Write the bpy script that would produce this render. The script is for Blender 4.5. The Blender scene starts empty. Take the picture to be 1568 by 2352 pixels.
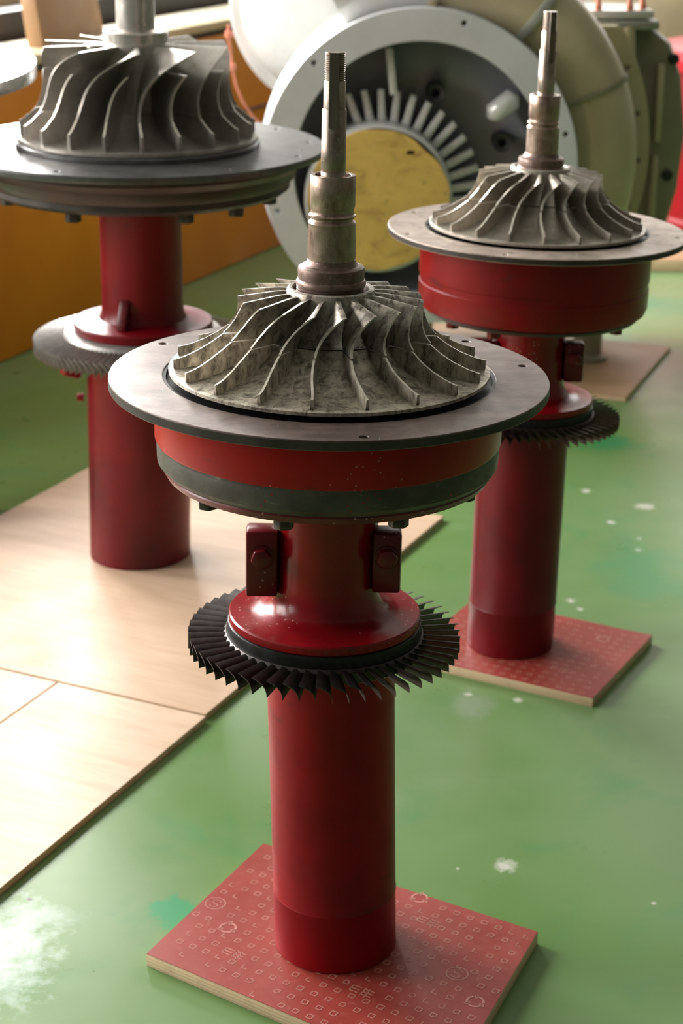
import bpy, bmesh, math, random
from mathutils import Vector, Matrix
random.seed(7)
R = math.radians
PI = math.pi
S = bpy.context.scene

# ------------------------------------------------------------------ camera, world, exposure, lights
F_PX = 4150.0
cam_d = bpy.data.cameras.new('camera')
cam = bpy.data.objects.new('camera', cam_d)
S.collection.objects.link(cam)
cam.location = (0, 0, 1.462)
cam.rotation_euler = (R(90 - 20.8), 0, 0)
cam_d.sensor_fit = 'VERTICAL'
cam_d.sensor_height = 36.0
cam_d.lens = 36.0 * F_PX / 2352.0
cam_d.clip_end = 100
cam_d.dof.use_dof = True
cam_d.dof.focus_distance = 2.08
cam_d.dof.aperture_fstop = 7.0
S.camera = cam

S.view_settings.view_transform = 'Standard'
S.view_settings.look = 'None'
S.view_settings.gamma = 1.0
S.view_settings.use_curve_mapping = False
S.view_settings.exposure = 0.10

w = bpy.data.worlds.new('daylight')  # world light added as a faint fill from behind the camera
S.world = w
w.use_nodes = True
w.node_tree.nodes['Background'].inputs[0].default_value = (1.0, 0.98, 0.95, 1)
w.node_tree.nodes['Background'].inputs[1].default_value = 0.10  # faint fill, entering where the hall is left open behind the camera

# room axes: V runs along the machine bed and the window wall, U points right across the hall
UX, VX = Vector((0.901, -0.434, 0)), Vector((0.434, 0.901, 0))
ROOM_A = math.atan2(UX.y, UX.x)
def uv(u, v, z=0.0):
    return UX * u + VX * v + Vector((0, 0, z))

WIN_U, WIN_Z0, WIN_Z1 = -5.0, 1.15, 3.1
LEFT_WINS = [(-2.8, -1.2), (-0.2, 1.5), (2.3, 4.0), (4.4, 5.7), (6.0, 7.9)]
BACK_V = 9.6
BACK_WINS = [(-4.3, -2.7), (-2.3, -0.7)]
def area(name, loc, size, direction, power, col=(1.0, 0.975, 0.94)):
    l = bpy.data.lights.new(name, 'AREA')
    l.shape = 'RECTANGLE'
    l.size, l.size_y = size
    l.energy = power
    l.color = col
    o = bpy.data.objects.new(name, l)
    S.collection.objects.link(o)
    o.location = loc
    o.rotation_euler = Vector(direction).to_track_quat('-Z', 'Y').to_euler()
    return o
for (a, b), pw in zip(LEFT_WINS, (65, 180, 330, 420, 500)):
    area('window_daylight', uv(WIN_U + 0.04, (a + b) / 2, (WIN_Z0 + WIN_Z1) / 2), (b - a, WIN_Z1 - WIN_Z0), UX, pw)
for a, b in BACK_WINS:
    area('window_daylight', uv((a + b) / 2, BACK_V - 0.04, 2.3), (b - a, 1.6), -VX, 24)
area('overhead_fill_light', (0.6, 3.0, 3.9), (2.4, 2.4), (0, 0, -1), 6, (1.0, 0.96, 0.9))  # weak overhead fill added, no lamp fixture hangs here

# ------------------------------------------------------------------ helpers
def fl(x, y, z=0.0):
    """world point at height z seen at photo pixel x, y (used once, to survey positions)"""
    p = R(20.8)
    f, u = Vector((0, math.cos(p), -math.sin(p))), Vector((0, math.sin(p), math.cos(p)))
    r = f + Vector((1, 0, 0)) * ((x - 784) / F_PX) + u * ((1176 - y) / F_PX)
    return Vector((0, 0, 1.462)) + r * ((z - 1.462) / r.z)

def tag(o, label=None, cat=None, group=None, kind=None):
    if label: o['label'] = label
    if cat: o['category'] = cat
    if group: o['group'] = group
    if kind: o['kind'] = kind
    return o

def empty(name, loc=(0, 0, 0), rz=0.0):
    o = bpy.data.objects.new(name, None)
    S.collection.objects.link(o)
    o.location = loc
    o.rotation_euler = (0, 0, rz)
    o.empty_display_size = 0.05
    return o

def link(name, me, mat, parent=None, loc=(0, 0, 0), rot=(0, 0, 0), sharp=35):
    o = bpy.data.objects.new(name, me)
    S.collection.objects.link(o)
    o.parent = parent
    o.location = loc
    o.rotation_euler = rot
    if mat and not me.materials:
        me.materials.append(mat)
    if sharp is not None:
        for p in me.polygons: p.use_smooth = True
        me.set_sharp_from_angle(angle=R(sharp))
    return o

class MB:
    def __init__(s): s.v, s.f = [], []
    def add(s, vs, fs):
        n = len(s.v); s.v += [tuple(q) for q in vs]; s.f += [tuple(i + n for i in q) for q in fs]; return s
    def lathe(s, prof, seg=96, closed=False, a0=0.0, a1=2 * PI, M=None):
        full = abs(a1 - a0 - 2 * PI) < 1e-6
        m = seg if full else seg + 1
        vs, fs, n = [], [], len(prof)
        for i in range(m):
            a = a0 + (a1 - a0) * i / seg
            for r, z in prof: vs.append((max(r, 1e-5) * math.cos(a), max(r, 1e-5) * math.sin(a), z))
        for i in range(seg):
            j = (i + 1) % m
            for k in range(n if closed else n - 1):
                l = (k + 1) % n
                fs.append((i * n + k, j * n + k, j * n + l, i * n + l))
        if M: vs = [M @ Vector(q) for q in vs]
        return s.add(vs, fs)
    def box(s, c, d, M=None):
        cx, cy, cz = c; a, b, h = d[0] / 2, d[1] / 2, d[2] / 2
        vs = [Vector((cx + i * a, cy + j * b, cz + k * h)) for i in (-1, 1) for j in (-1, 1) for k in (-1, 1)]
        if M: vs = [M @ q for q in vs]
        return s.add(vs, [(0, 1, 3, 2), (4, 6, 7, 5), (0, 4, 5, 1), (2, 3, 7, 6), (0, 2, 6, 4), (1, 5, 7, 3)])
    def prism(s, pts, z0, z1, M=None):
        n = len(pts)
        vs = [Vector((x, y, z0)) for x, y in pts] + [Vector((x, y, z1)) for x, y in pts]
        if M: vs = [M @ q for q in vs]
        return s.add(vs, [tuple(range(n))[::-1], tuple(range(n, 2 * n))] + [(i, (i + 1) % n, n + (i + 1) % n, n + i) for i in range(n)])
    def tube(s, path, rad, seg=16, cap=True):
        path = [Vector(q) for q in path]; n = len(path); vs, fs = [], []
        for i, q in enumerate(path):
            t = (path[min(i + 1, n - 1)] - path[max(i - 1, 0)]).normalized()
            x = t.cross(Vector((0.13, 0.31, 0.94))).normalized(); y = t.cross(x)
            r = rad[i] if isinstance(rad, (list, tuple)) else rad
            for k in range(seg):
                a = 2 * PI * k / seg
                vs.append(q + x * (r * math.cos(a)) + y * (r * math.sin(a)))
        for i in range(n - 1):
            for k in range(seg):
                l = (k + 1) % seg
                fs.append((i * seg + k, i * seg + l, (i + 1) * seg + l, (i + 1) * seg + k))
        if cap: fs += [tuple(range(seg))[::-1], tuple(range((n - 1) * seg, n * seg))]
        return s.add(vs, fs)
    def mesh(s, name, bevel=0.0, segs=2):
        me = bpy.data.meshes.new(name)
        bm = bmesh.new()
        vv = [bm.verts.new(q) for q in s.v]
        for f in s.f:
            try: bm.faces.new([vv[i] for i in f])
            except ValueError: pass
        bmesh.ops.remove_doubles(bm, verts=bm.verts, dist=2e-5)
        bmesh.ops.recalc_face_normals(bm, faces=bm.faces)
        if bevel:
            ed = [e for e in bm.edges if len(e.link_faces) == 2 and e.calc_face_angle() > R(40)]
            bmesh.ops.bevel(bm, geom=ed, offset=bevel, segments=segs, affect='EDGES', profile=0.5)
        bm.to_mesh(me); bm.free()
        return me
    def build(s, name, mat, parent=None, loc=(0, 0, 0), rot=(0, 0, 0), bevel=0.0, sharp=35):
        return link(name, s.mesh(name, bevel), mat, parent, loc, rot, sharp)

def circ(r, n=96, cx=0.0, cy=0.0, a0=0.0):
    return [(cx + r * math.cos(a0 + 2 * PI * i / n), cy + r * math.sin(a0 + 2 * PI * i / n)) for i in range(n)]

def plate_mesh(outlines, th, bev=0.0):
    """flat plate (z from -th/2 to th/2) whose outlines after the first are holes cut through"""
    cu = bpy.data.curves.new('outline', 'CURVE')
    cu.dimensions = '2D'; cu.fill_mode = 'BOTH'
    cu.extrude = th / 2 - bev; cu.bevel_depth = bev; cu.bevel_resolution = 1; cu.offset = -bev
    for pts in outlines:
        sp = cu.splines.new('POLY'); sp.points.add(len(pts) - 1)
        for p, q in zip(sp.points, pts): p.co = (q[0], q[1], 0, 1)
        sp.use_cyclic_u = True
    ob = bpy.data.objects.new('outline', cu)
    S.collection.objects.link(ob)
    bpy.context.view_layer.update()
    me = bpy.data.meshes.new_from_object(ob.evaluated_get(bpy.context.evaluated_depsgraph_get()))
    bpy.data.objects.remove(ob); bpy.data.curves.remove(cu)
    me.materials.clear()
    return me

def hexagon(r, a=0.0): return [(r * math.cos(a + PI / 3 * i), r * math.sin(a + PI / 3 * i)) for i in range(6)]

def dup(o, parent=None, **kw):
    c = o.copy(); S.collection.objects.link(c)
    c.parent = parent if parent else o.parent
    for k, v in kw.items(): setattr(c, k, v)
    return c

# ------------------------------------------------------------------ materials
class NT:
    def __init__(s, name):
        s.m = bpy.data.materials.new(name); s.m.use_nodes = True
        s.t = s.m.node_tree; s.b = s.t.nodes['Principled BSDF']
        s.tc = s.t.nodes.new('ShaderNodeTexCoord')
    def n(s, typ, **kw):
        q = s.t.nodes.new(typ)
        for k, v in kw.items(): setattr(q, k, v)
        return q
    def l(s, a, b): s.t.links.new(a, b)
    def coord(s, scale=(1, 1, 1), space='Object', rot=(0, 0, 0), loc=(0, 0, 0)):
        m = s.n('ShaderNodeMapping'); m.inputs['Scale'].default_value = scale
        m.inputs['Rotation'].default_value = rot; m.inputs['Location'].default_value = loc
        s.l(s.tc.outputs[space], m.inputs['Vector']); return m.outputs[0]
    def geo(s, scale=(1, 1, 1)):
        g = s.n('ShaderNodeNewGeometry'); m = s.n('ShaderNodeMapping'); m.inputs['Scale'].default_value = scale
        s.l(g.outputs['Position'], m.inputs['Vector']); return m.outputs[0]
    def noise(s, vec, scale, detail=6, rough=0.6, dist=0.0):
        q = s.n('ShaderNodeTexNoise'); q.inputs['Scale'].default_value = scale
        q.inputs['Detail'].default_value = detail; q.inputs['Roughness'].default_value = rough
        q.inputs['Distortion'].default_value = dist
        s.l(vec, q.inputs['Vector']); return q.outputs['Fac']
    def ramp(s, fac, stops):
        q = s.n('ShaderNodeValToRGB'); e = q.color_ramp.elements
        while len(e) > 2: e.remove(e[-1])
        for i, (p, c) in enumerate(stops):
            if i >= 2: e.new(p)
            e[i].position = p
            e[i].color = (c, c, c, 1) if not hasattr(c, '__len__') else (*c, 1)
        s.l(fac, q.inputs[0]); return q.outputs[0]
    def mix(s, fac, a, b, mode='MIX'):
        q = s.n('ShaderNodeMix', data_type='RGBA', blend_type=mode)
        for sock, v in ((q.inputs[0], fac), (q.inputs[6], a), (q.inputs[7], b)):
            if hasattr(v, 'links') or hasattr(v, 'is_linked'): s.l(v, sock)
            elif hasattr(v, '__len__'): sock.default_value = (*v, 1)
            else: sock.default_value = v
        return q.outputs[2]
    def math(s, op, a, b=0.0):
        q = s.n('ShaderNodeMath', operation=op)
        for sock, v in ((q.inputs[0], a), (q.inputs[1], b)):
            if hasattr(v, 'is_linked'): s.l(v, sock)
            else: sock.default_value = v
        return q.outputs[0]
    def set(s, **kw):
        for k, v in kw.items():
            sock = s.b.inputs[{'col': 'Base Color', 'rough': 'Roughness', 'metal': 'Metallic', 'coat': 'Coat Weight',
                               'coatr': 'Coat Roughness', 'spec': 'Specular IOR Level', 'aniso': 'Anisotropic'}[k]]
            if hasattr(v, 'is_linked'): s.l(v, sock)
            elif hasattr(v, '__len__'): sock.default_value = (*v, 1)
            else: sock.default_value = v
        return s
    def bump(s, h, strength=0.2, dist=0.001):
        q = s.n('ShaderNodeBump'); q.inputs['Strength'].default_value = strength; q.inputs['Distance'].default_value = dist
        s.l(h, q.inputs['Height']); s.l(q.outputs[0], s.b.inputs['Normal']); return s

def paint(name, c1, c2, rough=0.3, scale=6.0, metal=0.0, speck=None, spec=0.5, rr=(0.8, 1.3), bump=0.15, coat=0.0, scuff=None):
    t = NT(name); g = t.geo()
    n = t.noise(g, scale, 8, 0.62)
    col = t.mix(t.ramp(n, [(0.35, 0.0), (0.68, 1.0)]), c1, c2)
    if scuff:
        col = t.mix(t.ramp(t.noise(t.geo((1, 1, 3.5)), scale * 3.1, 9, 0.7, 0.4), [(0.6, 0.0), (0.72, 0.8)]), col, scuff)
    if speck:
        sp = t.n('ShaderNodeTexVoronoi'); sp.inputs['Scale'].default_value = 130; t.l(g, sp.inputs['Vector'])
        k = t.math('MULTIPLY', t.math('LESS_THAN', sp.outputs['Distance'], 0.16), t.math('GREATER_THAN', t.noise(g, 9, 2), 0.53))
        col = t.mix(k, col, speck)
    r = t.noise(g, scale * 2.3, 5)
    rg = t.ramp(r, [(0.3, rough * rr[0]), (0.75, min(1, rough * rr[1]))])
    t.set(col=col, rough=rg, metal=metal, coat=coat, coatr=0.12, spec=spec)
    if bump: t.bump(t.noise(g, 60, 4), bump, 0.0006)
    return t.m

M = {}
M['red'] = paint('red_paint', (0.30, 0.002, 0.007), (0.13, 0.004, 0.006), 0.42, 4, scuff=(0.08, 0.010, 0.008), spec=0.2)
M['red_speck'] = paint('speckled_red_paint', (0.32, 0.003, 0.008), (0.14, 0.005, 0.007), 0.25, 6, spec=0.3, speck=(0.55, 0.25, 0.24), scuff=(0.07, 0.010, 0.010), coat=0.15)
M['red_drum'] = paint('red_drum_paint', (0.42, 0.003, 0.006), (0.20, 0.004, 0.006), 0.36, 4, spec=0.2, speck=(0.45, 0.15, 0.13), scuff=(0.10, 0.018, 0.015))
M['red_wine'] = paint('wine_red_paint', (0.19, 0.003, 0.008), (0.075, 0.007, 0.009), 0.34, 4, spec=0.3, scuff=(0.05, 0.012, 0.011))
M['red_shade'] = paint('deep_red_drum_paint', (0.26, 0.003, 0.005), (0.10, 0.006, 0.007), 0.34, 4, spec=0.25, scuff=(0.06, 0.012, 0.01))
M['red_dark'] = paint('dark_red_paint', (0.17, 0.006, 0.010), (0.07, 0.008, 0.010), 0.30, 9, speck=(0.4, 0.2, 0.2), spec=0.35)
M['black_red'] = paint('blackened_red_paint', (0.055, 0.018, 0.018), (0.02, 0.016, 0.015), 0.38, 9)
M['band'] = paint('bare_steel_band', (0.10, 0.088, 0.075), (0.045, 0.038, 0.032), 0.45, 14, metal=0.4, speck=(0.35, 0.008, 0.01), scuff=(0.24, 0.22, 0.19))
M['plate'] = None
def plate_mat(name, c1, c2, c3, rough):
    t = NT(name); g = t.geo()
    a = t.mix(t.ramp(t.noise(t.geo((1, 2.5, 1)), 7, 8, 0.68, 0.8), [(0.40, 0.0), (0.60, 1.0)]), c1, c2)
    a = t.mix(t.ramp(t.noise(g, 55, 6, 0.7), [(0.50, 0.0), (0.70, 0.75)]), a, c3)
    sc = t.ramp(t.noise(t.geo((14, 3, 3)), 9, 4, 0.5, 1.5), [(0.7, 0.0), (0.76, 0.6)])
    a = t.mix(sc, a, (0.34, 0.31, 0.3))
    t.set(col=a, metal=0.4, rough=t.ramp(t.noise(g, 12, 6), [(0.3, rough * 0.8), (0.8, rough * 1.3)]))
    t.bump(t.noise(g, 220, 3), 0.12, 0.0004)
    return t.m
M['plate'] = plate_mat('brown_steel_plate', (0.17, 0.120, 0.103), (0.10, 0.068, 0.058), (0.05, 0.037, 0.032), 0.44)
M['plate_light'] = plate_mat('worn_beige_steel_plate', (0.46, 0.375, 0.32), (0.34, 0.26, 0.215), (0.15, 0.11, 0.09), 0.42)
M['plate_grey'] = plate_mat('smooth_dark_grey_steel_plate', (0.10, 0.10, 0.10), (0.07, 0.068, 0.068), (0.05, 0.048, 0.046), 0.33)
M['edge'] = paint('dark_steel_and_rim_shade', (0.060, 0.050, 0.044), (0.030, 0.025, 0.022), 0.5, 20, metal=0.2, spec=0.3)  # dark steel parts, and the shade painted onto the disc rims
M['gap'] = paint('black_oily_steel', (0.014, 0.013, 0.012), (0.008, 0.008, 0.007), 0.45, 20)

def cast(name, c1, c2, dirt, rough, metal=0.55, amount=0.5):
    t = NT(name); g = t.coord()
    a = t.mix(t.ramp(t.noise(g, 18, 8, 0.65), [(0.35, 0.0), (0.68, 1.0)]), c1, c2)
    # soot streaks that run down the passages
    st = t.ramp(t.noise(t.coord((1, 1, 0.32)), 75, 9, 0.78, 0.5), [(0.43, 0.0), (0.62, amount)])
    a = t.mix(st, a, dirt)
    a = t.mix(t.ramp(t.noise(g, 210, 4, 0.7), [(0.62, 0.0), (0.72, amount * 0.8)]), a, tuple(k * 0.5 for k in dirt))
    t.set(col=a, metal=metal, rough=t.ramp(t.noise(g, 40, 5), [(0.3, rough * 0.75), (0.8, rough * 1.3)]))
    t.bump(t.noise(g, 160, 5), 0.25, 0.0006)
    return t.m
M['alu'] = cast('aged_cast_aluminium', (0.64, 0.58, 0.47), (0.44, 0.385, 0.30), (0.08, 0.064, 0.045), 0.42, 0.4, 0.92)
M['alu_edge'] = cast('worn_bright_aluminium_edge', (0.66, 0.62, 0.54), (0.54, 0.49, 0.41), (0.26, 0.22, 0.17), 0.36, 0.5, 0.5)
M['alu_up'] = cast('grey_cast_aluminium', (0.52, 0.47, 0.39), (0.33, 0.295, 0.24), (0.06, 0.047, 0.036), 0.40, 0.4, 0.95)
M['alu_smooth'] = cast('clean_machined_aluminium', (0.44, 0.41, 0.37), (0.34, 0.31, 0.275), (0.17, 0.15, 0.125), 0.36, 0.6, 0.35)
M['alu_warm'] = cast('warm_grey_machined_aluminium', (0.44, 0.395, 0.335), (0.32, 0.285, 0.235), (0.14, 0.115, 0.085), 0.36, 0.6, 0.4)

def steel(name, c1, c2, rust, amount, rough):
    t = NT(name); g = t.coord()
    a = t.mix(t.ramp(t.noise(g, 30, 7), [(0.35, 0.0), (0.68, 1.0)]), c1, c2)
    rn = t.noise(t.coord((1, 1, 0.5)), 38, 8, 0.7, 0.4)
    a = t.mix(t.ramp(rn, [(0.44, 0.0), (0.60, amount)]), a, rust)
    a = t.mix(t.ramp(t.noise(g, 260, 3), [(0.62, 0.0), (0.7, 0.5)]), a, (0.45, 0.42, 0.36))
    t.set(col=a, metal=0.65, rough=t.ramp(t.noise(g, 60, 6), [(0.3, rough * 0.7), (0.8, rough * 1.5)]))
    t.bump(t.noise(t.coord((1, 1, 6)), 90, 3), 0.1, 0.0003)
    return t.m
M['shaft'] = steel('worn_shaft_steel', (0.42, 0.35, 0.29), (0.28, 0.22, 0.175), (0.14, 0.095, 0.07), 0.7, 0.28)
M['sleeve'] = steel('brown_stained_sleeve_steel', (0.44, 0.34, 0.27), (0.28, 0.195, 0.15), (0.16, 0.095, 0.07), 0.85, 0.34)
M['collar'] = steel('rusty_collar_steel', (0.24, 0.165, 0.14), (0.15, 0.10, 0.085), (0.12, 0.07, 0.055), 0.8, 0.42)
M['keyway'] = paint('dull_keyway_steel', (0.20, 0.155, 0.13), (0.12, 0.092, 0.078), 0.45, 40, metal=0.7)
M['bright'] = steel('bright_polished_steel', (0.62, 0.59, 0.55), (0.48, 0.45, 0.41), (0.32, 0.28, 0.23), 0.4, 0.22)
M['blade_dark'] = paint('heat_blackened_blade_steel', (0.075, 0.060, 0.056), (0.032, 0.025, 0.023), 0.36, 60, metal=0.5, scuff=(0.13, 0.11, 0.10))
M['blade_brown'] = paint('brown_blade_steel', (0.075, 0.05, 0.04), (0.03, 0.022, 0.018), 0.36, 60, metal=0.6, scuff=(0.16, 0.12, 0.09))
M['blade_grey'] = paint('pale_grey_blade_steel', (0.40, 0.375, 0.35), (0.27, 0.25, 0.235), 0.42, 60, metal=0.4)

M['silver'] = paint('silver_enamel', (0.66, 0.67, 0.69), (0.58, 0.59, 0.60), 0.34, 7, metal=0.25)
M['silver_gloss'] = paint('glossy_silver_enamel', (0.64, 0.64, 0.62), (0.50, 0.49, 0.46), 0.24, 3, metal=0.1, coat=0.5)
M['dish'] = paint('dark_blue_grey_enamel', (0.19, 0.195, 0.215), (0.14, 0.145, 0.16), 0.38, 4, metal=0.2)
M['cream'] = paint('cream_olive_enamel', (0.54, 0.46, 0.30), (0.43, 0.36, 0.22), 0.36, 4, metal=0.15, coat=0.2)
M['olive'] = paint('grey_olive_enamel', (0.30, 0.27, 0.175), (0.20, 0.185, 0.12), 0.42, 5, metal=0.15)
M['palegrey'] = paint('pale_grey_enamel', (0.42, 0.42, 0.38), (0.30, 0.30, 0.25), 0.3, 6, metal=0.2)
M['copper'] = paint('salmon_copper_paint', (0.62, 0.23, 0.15), (0.50, 0.16, 0.09), 0.35, 20)
M['orange'] = paint('orange_enamel', (0.56, 0.21, 0.010), (0.46, 0.15, 0.008), 0.40, 2.0, bump=0.05, spec=0.2)
M['brown'] = paint('red_brown_steel', (0.14, 0.055, 0.03), (0.08, 0.04, 0.025), 0.45, 8)
M['wood_dark'] = paint('olive_brown_enamel', (0.15, 0.11, 0.045), (0.10, 0.08, 0.035), 0.5, 4)
M['tan'] = paint('tan_fibreboard', (0.36, 0.21, 0.10), (0.30, 0.17, 0.08), 0.6, 6)
M['mach_red'] = paint('bright_red_enamel', (0.26, 0.004, 0.010), (0.20, 0.004, 0.008), 0.30, 3, bump=0.03)
M['wall'] = paint('warm_white_wall_paint', (0.26, 0.25, 0.22), (0.22, 0.21, 0.18), 0.8, 1.5)
M['wall_dark'] = paint('dark_olive_wall_paint', (0.10, 0.10, 0.08), (0.08, 0.08, 0.06), 0.8, 1.5)
M['ceiling'] = paint('white_ceiling_paint', (0.20, 0.20, 0.19), (0.16, 0.16, 0.15), 0.85, 1.5)
M['frame'] = paint('white_window_frame_paint', (0.7, 0.7, 0.68), (0.6, 0.6, 0.58), 0.5, 3)

def yellow_mat():
    t = NT('stained_yellow_cover'); g = t.coord()
    a = t.mix(t.ramp(t.noise(g, 9, 8, 0.65), [(0.3, 0.0), (0.7, 1.0)]), (0.74, 0.50, 0.12), (0.58, 0.38, 0.10))
    a = t.mix(t.ramp(t.noise(t.coord((1, 2.2, 1), rot=(0, 0, 0.6)), 11, 9, 0.7, 0.9), [(0.50, 0.0), (0.72, 0.85)]), a, (0.26, 0.15, 0.035))
    a = t.mix(t.ramp(t.noise(g, 70, 3), [(0.66, 0.0), (0.72, 0.9)]), a, (0.09, 0.06, 0.03))
    t.set(col=a, rough=0.5); return t.m
M['yellow'] = yellow_mat()

def ply_mat(name, base, dark, off, th=0.58):
    t = NT(name); g = t.coord((1, 1, 1), loc=off)
    gr = t.noise(t.coord((0.9, 9, 1), loc=off), 6, 8, 0.62, 0.7)
    a = t.mix(t.ramp(gr, [(0.38, 0.0), (0.72, 1.0)]), base, dark)
    a = t.mix(t.ramp(t.noise(g, 3.2, 7, 0.6, 0.3), [(th, 0.0), (th + 0.18, 0.5)]), a, (0.42, 0.27, 0.16))
    a = t.mix(t.ramp(t.noise(t.coord((1, 3, 1), loc=off), 14, 6, 0.7), [(0.68, 0.0), (0.76, 0.4)]), a, (0.24, 0.17, 0.12))
    t.set(col=a, rough=t.ramp(t.noise(g, 8), [(0.3, 0.38), (0.8, 0.52)]), spec=0.4)
    t.bump(gr, 0.08, 0.0005)
    return t.m
M['ply1'] = ply_mat('pale_plywood', (0.62, 0.44, 0.31), (0.52, 0.35, 0.235), (0, 0, 0))
M['ply2'] = ply_mat('pale_worn_plywood', (0.68, 0.50, 0.37), (0.56, 0.39, 0.27), (3.3, 1.7, 0), 0.5)
M['ply3'] = ply_mat('brown_plywood', (0.42, 0.27, 0.15), (0.33, 0.20, 0.11), (1.3, 5.7, 0))
def plyedge():
    t = NT('laminated_plywood_edge'); 
    wv = t.n('ShaderNodeTexWave', wave_type='BANDS', bands_direction='Z'); wv.inputs['Scale'].default_value = 60
    wv.inputs['Distortion'].default_value = 1.2; t.l(t.coord(), wv.inputs['Vector'])
    a = t.mix(t.ramp(wv.outputs['Fac'], [(0.3, 0.0), (0.8, 1.0)]), (0.72, 0.54, 0.35), (0.60, 0.43, 0.26))
    a = t.mix(t.ramp(t.noise(t.coord(), 30, 6), [(0.5, 0.0), (0.75, 0.4)]), a, (0.22, 0.13, 0.07))
    t.set(col=a, rough=0.75); return t.m
M['plyedge'] = plyedge()
def film():
    t = NT('red_brown_phenolic_film'); g = t.coord()
    a = t.mix(t.ramp(t.noise(g, 14, 8, 0.65), [(0.35, 0.0), (0.7, 1.0)]), (0.34, 0.052, 0.038), (0.27, 0.035, 0.024))
    a = t.mix(t.ramp(t.noise(g, 120, 5, 0.7), [(0.58, 0.0), (0.72, 0.35)]), a, (0.45, 0.16, 0.13))
    t.set(col=a, rough=t.ramp(t.noise(g, 30), [(0.3, 0.32), (0.8, 0.48)])); return t.m
M['film'] = film()
M['print'] = paint('pale_pink_print', (0.62, 0.27, 0.22), (0.48, 0.17, 0.13), 0.42, 40, bump=0)

def floor_mat():
    t = NT('green_floor_paint'); g = t.geo()
    a = t.mix(t.ramp(t.noise(g, 1.3, 5, 0.5, 0.4), [(0.35, 0.0), (0.68, 1.0)]), (0.155, 0.255, 0.105), (0.10, 0.215, 0.045))
    a = t.mix(t.ramp(t.noise(g, 5.5, 7, 0.6, 0.5), [(0.55, 0.0), (0.75, 0.5)]), a, (0.035, 0.22, 0.085))
    a = t.mix(t.ramp(t.noise(t.geo((1, 1, 1)), 3.1, 7, 0.65, 0.3), [(0.60, 0.0), (0.78, 0.35)]), a, (0.26, 0.33, 0.22))
    a = t.mix(t.ramp(t.noise(g, 42, 7, 0.75), [(0.68, 0.0), (0.76, 0.5)]), a, (0.05, 0.10, 0.03))
    def blob(x, y, rad, col, amt=1.0, edge=0.35, ns=18, sy=1.0):
        nonlocal a
        q = fl(x, y)
        vm = t.n('ShaderNodeVectorMath', operation='SUBTRACT'); vm.inputs[1].default_value = (q.x, q.y, 0)
        t.l(g, vm.inputs[0])
        sc = t.n('ShaderNodeVectorMath', operation='MULTIPLY'); sc.inputs[1].default_value = (1 / rad, 1 / (rad * sy), 0)
        t.l(vm.outputs[0], sc.inputs[0])
        ln = t.n('ShaderNodeVectorMath', operation='LENGTH'); t.l(sc.outputs[0], ln.inputs[0])
        d = t.math('ADD', ln.outputs['Value'], t.math('MULTIPLY', t.math('SUBTRACT', t.noise(g, ns, 7, 0.7), 0.5), 2.2))
        k = t.ramp(d, [(max(0, 0.75 - edge), amt), (min(1, 0.75 + edge * 0.4), 0.0)])
        a = t.mix(k, a, col)
    blob(10, 2190, 0.085, (0.50, 0.60, 0.54), 0.85, 0.5, 30, 1.9)
    blob(90, 2110, 0.07, (0.36, 0.46, 0.38), 0.6, 0.5, 30, 0.7)
    blob(405, 2090, 0.045, (0.03, 0.26, 0.10), 0.95, 0.2, 20, 1.3)
    blob(68, 2065, 0.007, (0.07, 0.03, 0.03), 1.0, 0.3, 20)
    for x, y, r_ in [(1160, 1988, 0.022), (1480, 1163, 0.030), (1345, 1127, 0.016), (1402, 1200, 0.014), (1467, 1237, 0.008), (1465, 1263, 0.010),
                     (1310, 1380, 0.014), (1332, 1399, 0.009), (1190, 1607, 0.014), (1073, 1595, 0.010), (1500, 2075, 0.005), (1050, 1995, 0.004)]:
        blob(x, y, r_, (0.58, 0.58, 0.50), 0.85, 0.5, 60)
    blob(1085, 1620, 0.05, (0.24, 0.30, 0.22), 0.6, 0.5, 20, 1.5)
    blob(1470, 1310, 0.13, (0.03, 0.24, 0.12), 0.5, 0.5, 9, 1.6)
    blob(1390, 1020, 0.13, (0.01, 0.22, 0.08), 0.8, 0.5, 9, 0.8)
    blob(1480, 700, 0.25, (0.02, 0.24, 0.13), 0.6, 0.5, 5, 0.8)
    t.set(col=a, rough=t.ramp(t.noise(g, 7, 7, 0.6), [(0.3, 0.26), (0.8, 0.42)]), spec=0.5)
    t.bump(t.noise(g, 35, 6), 0.15, 0.0008)
    return t.m
M['floor'] = floor_mat()

# ------------------------------------------------------------------ the hall
def struct(o): o['kind'] = 'structure'; return o
mb = MB().box((0, 0, -0.05), (14.0, 16.0, 0.1))
struct(mb.build('floor', M['floor'], None, uv(0.5, 4.0), (0, 0, ROOM_A)))
mb = MB().box((0, 0, 0), (11.5, 13.6, 0.1))
struct(mb.build('ceiling', M['ceiling'], None, uv(0.5, 3.0, 4.15), (0, 0, ROOM_A)))
def rect(x0, x1, y0, y1): return [(x0, y0), (x1, y0), (x1, y1), (x0, y1)]
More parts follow.
